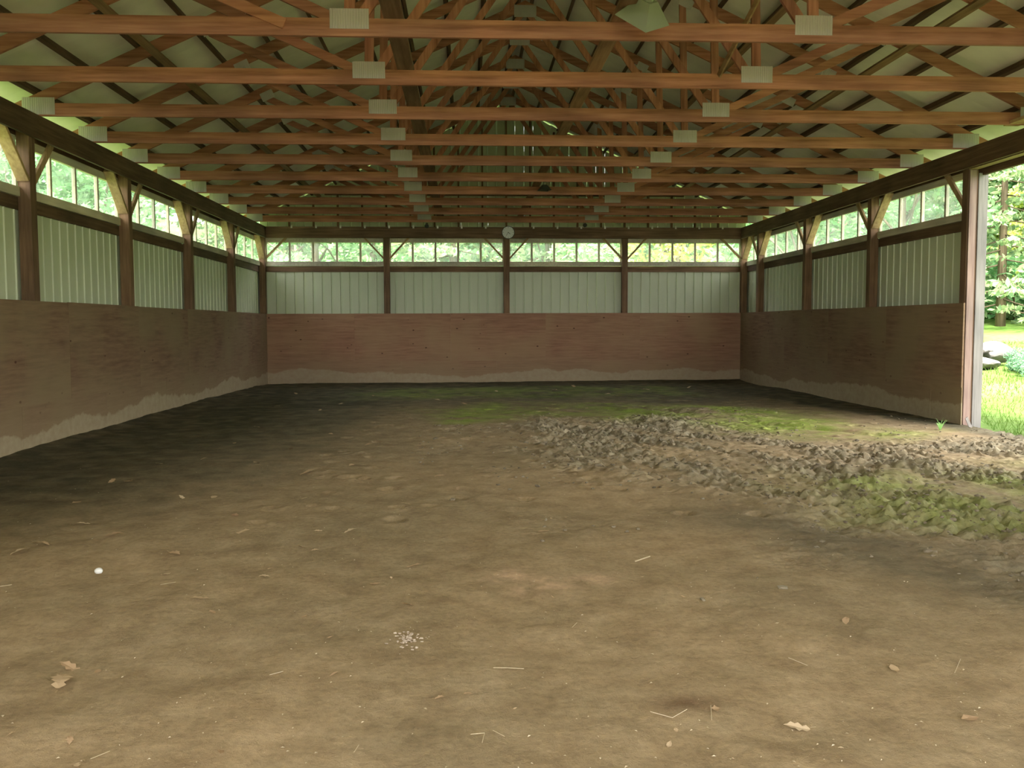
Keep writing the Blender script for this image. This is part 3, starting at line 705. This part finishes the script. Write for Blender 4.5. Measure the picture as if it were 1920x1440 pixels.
for i, k in enumerate('acbabcayb'): right.append((k, 20 + 2.6 * i + tr_r.uniform(-1, 1), 62 - 3.0 * i + tr_r.uniform(-1.5, 1.5), tr_r.uniform(1.0, 1.3)))
for i, k in enumerate('bcaab'): right.append((k, 34 + 2.2 * i, 47 - 5.5 * i, tr_r.uniform(1.0, 1.25)))
for i, k in enumerate('ststss'): right.append((k, 26 + 2.4 * i, 51 - 2.2 * i, tr_r.uniform(1.6, 2.2)))
right += [('s', 29.3, 38.6, 2.0), ('t', 30.3, 40.6, 1.7), ('s', 32.2, 41.6, 2.1), ('s', 31.2, 43.2, 2.5), ('y', 33.4, 44.8, .75), ('c', 31.8, 46.6, .9), ('b', 34.6, 47.5, .9)]
for i, k in enumerate('abacab'): right.append((k, 30 + 3.4 * i, 68 - 4.5 * i, tr_r.uniform(1.3, 1.5)))
row(right, 'the left beyond the meadow', lambda q: q[1] / q[2], 'woods right of the barn')
wd = []
for i in range(11):
    a = tr_r.uniform(0, 1); y = tr_r.uniform(18.8, 24.5); x = 5.05 + y * (.645 + .10 * a)
    if abs(x - 18.9) < 1.3 and abs(y - 23.3) < 1.3: x += 1.6
    wd.append((math.hypot(x - 18.8, y - 23.4), x, y))
for i, (d_, x, y) in enumerate(sorted(wd)):
    plant('w', x, y, tr_r.uniform(.3, .5), tr_r.uniform(0, 6), 'weed_clump', 'blue-green clump of meadow weeds, %s nearest to the rock pile' % ORDW[i], 'weeds', 'weed patch by the rocks')

# rocks
def boulder(seed, r):
    import bmesh
    bm = bmesh.new(); bmesh.ops.create_icosphere(bm, subdivisions=3, radius=1)
    g = np.random.default_rng(seed); dirs = g.normal(size=(9, 3)); dirs /= np.linalg.norm(dirs, axis=1)[:, None]; cut = g.uniform(.55, .85, 9)
    for v in bm.verts:
        p = np.array(v.co)
        for d_, c_ in zip(dirs, cut):
            q = p @ d_
            if q > c_: p = p - d_ * (q - c_) * .85
        v.co = Vector(p * r)
    me = bpy.data.meshes.new('boulder'); bm.to_mesh(me); bm.free(); me.materials.append(ROCK); return me
m, nt, b = mat('pale_rock'); ROCK = m
c = coords(nt, (3, 3, 3)); n1 = N(nt, 'ShaderNodeTexNoise', Scale=1.2, Detail=8.0); nt.links.new(c, n1.inputs['Vector'])
nt.links.new(ramp(nt, n1.outputs[0], [(.3, (.09, .08, .076)), (.55, (.15, .136, .132)), (.75, (.21, .19, .188))]), b.inputs['Base Color']); b.inputs['Roughness'].default_value = .9; bump(nt, b, n1.outputs[0], .5, .03)
for i, (x, y, z, r, lab) in enumerate(((18.55, 23.0, .16, (.62, .5, .24), 'flat pale boulder at the bottom of the rock pile in the meadow'), (18.65, 23.3, .52, (.6, .5, .17), 'flat boulder lying on top of the lower rocks in the meadow'), (19.45, 23.6, .36, (.55, .5, .3), 'sloping pale boulder at the right of the rock pile'), (18.45, 23.9, .72, (.5, .4, .2), 'small pale boulder crowning the rock pile'))):
    o = put('boulder', boulder(40 + i, r), None, (x, y, float(ground_z(x, y)) + z)); o.rotation_euler = (.1 * i, .12 - .1 * i, i * 1.1); tag(o, lab, 'rock', 'rock pile in the meadow')
for i, (x, y, s) in enumerate(((12.85, 11.55, .12), (13.1, 11.2, .09), (12.95, 10.7, .1), (13.5, 10.75, .08), (13.3, 10.3, .07))):
    o = put('threshold_stone', boulder(60 + i, (s, s * .8, s * .35)), None, (x, y, float(ground_z(x, y)) + s * .1)); o.rotation_euler[2] = i
    tag(o, 'pale stone in the grass just outside the doorway, %s from the doorway post' % ORD[i], 'stone', 'stones at the threshold')

# grass blades outside the doorway
g = np.random.default_rng(3); n = 26000
x = W + .45 + 17 * g.random(n) ** 1.6; y = 6.5 + g.random(n) * 24; keep = y < 11.5 + (x - W) * 2.2; x, y = x[keep], y[keep]; n = len(x)
z = ground_z(x, y); h = g.uniform(.04, .13, n) * (1 + (x - W) * .03); a = g.uniform(0, 6.28, n); ln = g.normal(0, .04, (n, 2)); w_ = .006 + .0012 * (x - W)
v = np.stack([np.stack([x - np.cos(a) * w_, y - np.sin(a) * w_, z - .01], 1), np.stack([x + np.cos(a) * w_, y + np.sin(a) * w_, z - .01], 1), np.stack([x + ln[:, 0], y + ln[:, 1], z + h], 1)], 1).reshape(-1, 3)
tag(put('meadow_grass', np_mesh('meadow_grass', v, np.arange(3 * n).reshape(-1, 3), GRASS, False)), 'short bright grass growing in the meadow outside the doorway', 'grass', None, 'stuff')

# sprouting tuft by the doorway post
t = thing('grass_tuft', 'small bright green tuft sprouting beside the doorway post', 'plant', (11.56, 11.95, 0))
for k in range(16):
    a = k * 2.4; l = random.uniform(.10, .22); q = random.uniform(.03, .13); w_ = .006; ca, sa = math.cos(a), math.sin(a)
    mb = MB(); P = [(ca * q * t_, sa * q * t_, l * (t_ * 1.7 - .85 * t_ * t_)) for t_ in (0, .4, .75, 1.1)]
    for i, p_ in enumerate(P):
        ww = w_ * (1, .9, .6, .1)[i]; mb.v += [(p_[0] - sa * ww, p_[1] + ca * ww, p_[2] - .01), (p_[0] + sa * ww, p_[1] - ca * ww, p_[2] - .01)]
    mb.f = [(2 * i, 2 * i + 1, 2 * i + 3, 2 * i + 2) for i in range(3)]
    mb.build('blade', SPROUT, t)
t.location[2] = floor_z(11.56, 11.95)
o = MB().poly([(0, 0, 0), (.05, 0, 0), (-.03, 0, .16), (-.06, 0, .13)], (0, .012, 0)).build('pale_shard', GREY, None, (12.12, 12.2, floor_z(12.1, 12.2) - .01))
tag(o, 'pale splinter leaning at the foot of the doorway post', 'splinter')

# ------------------------------------------------------------------ clods in the churned dirt
g = np.random.default_rng(17); ico = np.array([(0, 0, 1), (.89, 0, .45), (.28, .85, .45), (-.72, .53, .45), (-.72, -.53, .45), (.28, -.85, .45), (.72, .53, -.45), (-.28, .85, -.45), (-.89, 0, -.45), (-.28, -.85, -.45), (.72, -.53, -.45), (0, 0, -1)])
icf = np.array([(0, 1, 2), (0, 2, 3), (0, 3, 4), (0, 4, 5), (0, 5, 1), (1, 6, 2), (2, 7, 3), (3, 8, 4), (4, 9, 5), (5, 10, 1), (6, 7, 2), (7, 8, 3), (8, 9, 4), (9, 10, 5), (10, 6, 1), (11, 7, 6), (11, 8, 7), (11, 9, 8), (11, 10, 9), (11, 6, 10)])
V, Fc, nn = [], [], 0
while nn < 3000:
    x = g.uniform(4.4, 12.1); y = g.uniform(4.6, 15.4); i = int((x - gx[0]) / step); j = int(np.searchsorted(gy, y))
    if j >= ny or i >= nx or chm[j, i] < g.random(): continue
    s = g.uniform(.006, .017) * (1.7 if g.random() < .08 else 1)
    p = ico * (1 + g.normal(0, .2, (12, 1))) * np.array([s * g.uniform(.8, 1.6), s * g.uniform(.8, 1.4), s * g.uniform(.5, .9)]); th = g.uniform(0, 6.28); p[:, :2] = p[:, :2] @ np.array([(math.cos(th), -math.sin(th)), (math.sin(th), math.cos(th))])
    V.append(p + (x, y, Z[j, i] + s * .2)); Fc.append(icf + 12 * nn); nn += 1
m, nt, b = mat('clod_dirt'); n1 = N(nt, 'ShaderNodeTexNoise', Scale=3.0, Detail=4.0); geo = nt.nodes.new('ShaderNodeNewGeometry'); nt.links.new(geo.outputs['Position'], n1.inputs['Vector'])
nt.links.new(ramp(nt, n1.outputs[0], [(.3, (.14, .11, .075)), (.55, (.23, .19, .13)), (.75, (.32, .28, .20))]), b.inputs['Base Color']); b.inputs['Roughness'].default_value = .95
tag(put('dirt_clods', np_mesh('dirt_clods', np.concatenate(V), np.concatenate(Fc), m, False)), 'loose dark clods scattered over the churned dirt', 'dirt clods', None, 'stuff')

# ------------------------------------------------------------------ fallen leaves, straw and other litter
def leaf_mesh(seed, lobes):
    r = random.Random(seed); n_ = 2 * lobes + 1; mb = MB(); side = []
    for i in range(n_ + 1):
        t_ = i / n_; w_ = (.30 if lobes else .26) * math.sin(math.pi * (.08 + .9 * t_)) * (1.0 if i % 2 else .55 if lobes > 1 else 1.0) * r.uniform(.8, 1.2); side.append((t_ - .5, w_))
    mid = []
    for (x_, w_) in side:
        c_ = .12 * math.sin(3 * x_ + seed) + .06
        mb.v += [(x_, -w_, c_ + .5 * w_ * r.uniform(.1, .7)), (x_, 0, c_), (x_, w_, c_ + .5 * w_ * r.uniform(.1, .7))]
    for i in range(n_):
        k = 3 * i; mb.f += [(k, k + 1, k + 4, k + 3), (k + 1, k + 2, k + 5, k + 4)]
    mb.f.append((1, 0, 2)); n0 = len(mb.v)
    mb.v += [(-.5, -.015, .06), (-.5, .015, .06), (-.72, .02, .1), (-.72, -.0, .1)]; mb.f.append((n0, n0 + 1, n0 + 2, n0 + 3))
    me = bpy.data.meshes.new('blade'); me.from_pydata(mb.v, [], mb.f); me.materials.append(DRY); return me
LM = [leaf_mesh(i, k) for i, k in enumerate((3, 3, 4, 1, 1, 2))]
LEAVES = [(1.8, 7.58, 0.063), (2.19, 6.77, 0.081), (2.59, 6.32, 0.113), (2.19, 6.1, 0.109), (2.16, 5.88, 0.112), (1.89, 8.47, 0.101), (1.73, 8.51, 0.071), (3.16, 5.82, 0.09), (3.32, 5.76, 0.041), (2.61, 7.74, 0.064), (2.88, 7.74, 0.065), (3.26, 6.95, 0.099), (3.47, 6.31, 0.098), (4.0, 6.31, 0.053), (4.23, 6.3, 0.082), (3.96, 5.88, 0.077), (4.06, 5.82, 0.042), (3.87, 5.39, 0.045), (3.87, 5.21, 0.056), (3.26, 5.35, 0.064), (3.62, 4.78, 0.085), (3.75, 4.56, 0.054), (4.23, 4.48, 0.037), (4.4, 4.18, 0.03), (3.33, 3.88, 0.092), (3.38, 3.69, 0.132), (3.47, 3.83, 0.046), (3.1, 4.74, 0.039), (3.71, 3.83, 0.018), (4.49, 3.7, 0.031), (4.19, 3.28, 0.027), (3.65, 3.14, 0.041), (3.42, 3.2, 0.031), (4.21, 3.01, 0.047), (3.75, 2.95, 0.053), (4.72, 5.41, 0.097), (4.53, 5.02, 0.054), (4.61, 5.14, 0.024), (4.74, 4.61, 0.077), (5.59, 6.19, 0.074), (5.51, 4.74, 0.023), (4.94, 3.43, 0.033), (5.05, 3.46, 0.033), (5.27, 3.51, 0.033), (5.23, 3.33, 0.016), (6.06, 5.04, 0.024), (6.2, 4.64, 0.028), (6.85, 3.61, 0.064), (6.24, 3.1, 0.08), (6.9, 4.21, 0.055), (5.8, 3.11, 0.03), (5.99, 3.27, 0.043), (5.75, 3.0, 0.032), (6.91, 3.14, 0.064), (7.24, 3.65, 0.026), (5.94, 2.88, 0.014), (6.33, 2.93, 0.017), (5.89, 3.7, 0.015), (4.98, 7.83, 0.065), (3.49, 8.82, 0.115), (3.69, 7.52, 0.081), (4.56, 7.11, 0.059), (4.79, 8.63, 0.072), (5.68, 6.61, 0.031), (5.79, 6.6, 0.031), (1.43, 19.22, 0.114), (2.71, 16.88, 0.08), (3.14, 18.5, 0.088), (4.49, 17.33, 0.083), (5.01, 16.47, 0.078), (6.99, 19.51, 0.116), (7.55, 20.82, 0.124), (9.02, 19.65, 0.14), (10.14, 20.23, 0.12), (9.49, 14.49, 0.104), (8.48, 13.56, 0.065), (7.98, 18.37, 0.087), (5.69, 19.31, 0.092), (2.57, 15.32, 0.073), (1.62, 16.41, 0.078), (2.04, 12.96, 0.077), (2.18, 11.19, 0.067), (2.2, 9.78, 0.07), (3.21, 12.23, 0.058), (2.97, 10.65, 0.063), (3.84, 11.07, 0.066), (7.14, 15.44, 0.074), (4.19, 13.89, 0.066), (1.84, 9.51, 0.068), (3.85, 9.37, 0.067), (2.85, 9.44, 0.067)]
SPECIAL = {25: 'large lobed tan oak leaf at lower left, the biggest on the floor', 24: 'curled tan leaf just behind the large lobed oak leaf', 35: 'tan leaf left of centre, curled on the dirt', 38: 'flat orange-tan leaf below centre left', 36: 'small cream leaf with a stalk, left of centre', 48: 'reddish tan crumpled leaf at the lower right', 47: 'folded orange-brown leaf at right of the foreground', 39: 'orange-tan leaf near the middle of the floor', 7: 'pale broken leaf left of centre, beside a smaller one', 53: 'brown curled leaf at the far lower right corner'}
lr = random.Random(9)
zc = {}
def zone_of(x, y): return ('far end' if y > 12 else 'middle stretch' if y > 7 else 'near stretch' if y > 4.5 else 'foreground') + (' left' if x < 5.05 - .15 * y else ' right' if x > 5.05 + .17 * y else ' centre')
for i, (x, y, s) in sorted(enumerate(LEAVES), key=lambda q: q[1][1]):
    if i not in SPECIAL: zc.setdefault(zone_of(x, y), []).append(i)
for i, (x, y, s) in enumerate(LEAVES):
    k = lr.randrange(2) if s > .075 else lr.randrange(6)
    o = put('fallen_leaf', LM[2] if i == 25 else LM[k], None, (x, y, floor_z(x, y) + .003 + s * .02)); q = 1.15 if y < 7 else 1.45; o.scale = (s * q, s * q, s * .9); o.rotation_euler = (lr.uniform(-.2, .2), lr.uniform(-.2, .2), lr.uniform(0, 6.28))
    zone = zone_of(x, y)
    tag(o, SPECIAL.get(i) or 'dry brown leaf, %s of the floor, %s nearest the camera there' % (zone, (ORDW + ['sixteenth', 'seventeenth', 'eighteenth'])[zc[zone].index(i)]), 'leaf', 'fallen leaves')
STR = [((5.06, 3.11), (5.11, 3.12), (5.1, 3.04)), ((5.16, 3.73), (5.22, 3.735), (5.29, 3.73)), ((3.78, 3.0), (3.82, 3.06)), ((5.74, 3.27), (5.81, 3.21), (5.88, 3.27)), ((5.98, 3.3), (5.95, 3.18)), ((5.56, 4.25), (5.59, 4.31)), ((4.22, 3.72), (4.27, 3.75)), ((6.08, 5.37), (6.19, 5.46)), ((4.66, 3.01), (4.67, 3.06)), ((6.45, 3.76), (6.5, 3.67)), ((7.09, 3.57), (7.2, 3.72)), ((5.14, 3.14), (5.18, 3.09)), ((3.31, 5.1), (3.38, 5.15)), ((2.41, 5.13), (2.46, 5.16))]
SLAB = {0: 'bent straw shaped like a corner in the bottom centre', 1: 'long thin straw lying sideways near the bottom centre', 3: 'kinked straw below the dark damp spot', 7: 'short pale twig right of centre', 2: 'straw at the lower left edge of the floor'}
for i, P in enumerate(STR):
    o = MB().tube([(p[0] - P[0][0], p[1] - P[0][1], floor_z(*p) - floor_z(*P[0])) for p in P], .0012 if i != 7 else .004, 6).build('straw', STRAW, None, (P[0][0], P[0][1], floor_z(*P[0]) + .004))
    tag(o, SLAB.get(i) or {4: 'upright-looking straw right beside the dark damp spot', 5: 'tiny straw in the middle of the near floor', 6: 'short straw left of the chip heap', 8: 'tiny straw at the bottom left of centre', 9: 'slanted straw at the right of the foreground', 10: 'longest straw at the far right foreground', 11: 'short straw just right of the bent corner straw', 12: 'straw near the round pale pebble', 13: 'straw at the left edge of the floor'}[i], 'straw', 'loose straws')
g = np.random.default_rng(29); V, Fc = [], []
for k in range(620):
    y = 2.8 + 6.5 * g.random() ** 1.6; x = 5.05 + .05 * y + g.uniform(-.62, .62) * y
    if not .2 < x < 12: continue
    s_ = g.uniform(.0025, .008); a = g.uniform(0, 6.28); c_, d_ = math.cos(a) * s_, math.sin(a) * s_; z = floor_z(x, y) + .004; q = g.uniform(.3, .8)
    Fc.append(np.arange(4) + 4 * len(V)); V.append(np.array([(x - c_, y - d_, z), (x + d_ * q, y - c_ * q, z + .003), (x + c_, y + d_, z + .002), (x - d_ * q, y + c_ * q, z + .004)]))
tag(put('litter_flecks', np_mesh('litter_flecks', np.concatenate(V), np.array(Fc), STRAW, False)), 'tiny pale flecks of litter strewn over the dirt floor', 'litter', None, 'stuff')
# small round pale pebble and a heap of chips
import bmesh
bm = bmesh.new(); bmesh.ops.create_icosphere(bm, subdivisions=3, radius=.024)
for v in bm.verts: v.co.z *= .8; v.co *= 1 + .06 * math.sin(90 * v.co.x) * math.cos(80 * v.co.y)
me = bpy.data.meshes.new('pebble'); bm.to_mesh(me); bm.free(); me.materials.append(WHITE); me.polygons.foreach_set('use_smooth', [True] * len(me.polygons))
tag(put('pebble', me, None, (2.85, 5.39, floor_z(2.85, 5.39) + .014)), 'round pale pebble on the dirt at the left', 'pebble')
g = np.random.default_rng(23); V, Fc = [], []
for k in range(90):
    a = g.uniform(0, 6.28); r = abs(g.normal(0, .05)); s = g.uniform(.002, .0065); x = 4.78 + r * math.cos(a) * (1.1); y = 4.10 + r * math.sin(a) * 1.6
    p = ico * (1 + g.normal(0, .25, (12, 1))) * s * np.array([1.4, 1, .6]); V.append(p + (x, y, floor_z(x, y) + .003 + .012 * math.exp(-(r / .04) ** 2) * g.random())); Fc.append(icf + 12 * k)
m, nt, b = mat('pale_chips'); n1 = N(nt, 'ShaderNodeTexNoise', Scale=120.0); nt.links.new(ramp(nt, n1.outputs[0], [(.35, (.34, .26, .19)), (.6, (.55, .46, .37))]), b.inputs['Base Color'])
tag(put('chip_heap', np_mesh('chip_heap', np.concatenate(V), np.concatenate(Fc), m, False)), 'little heap of pale wood chips on the foreground dirt', 'wood chips', None, 'stuff')
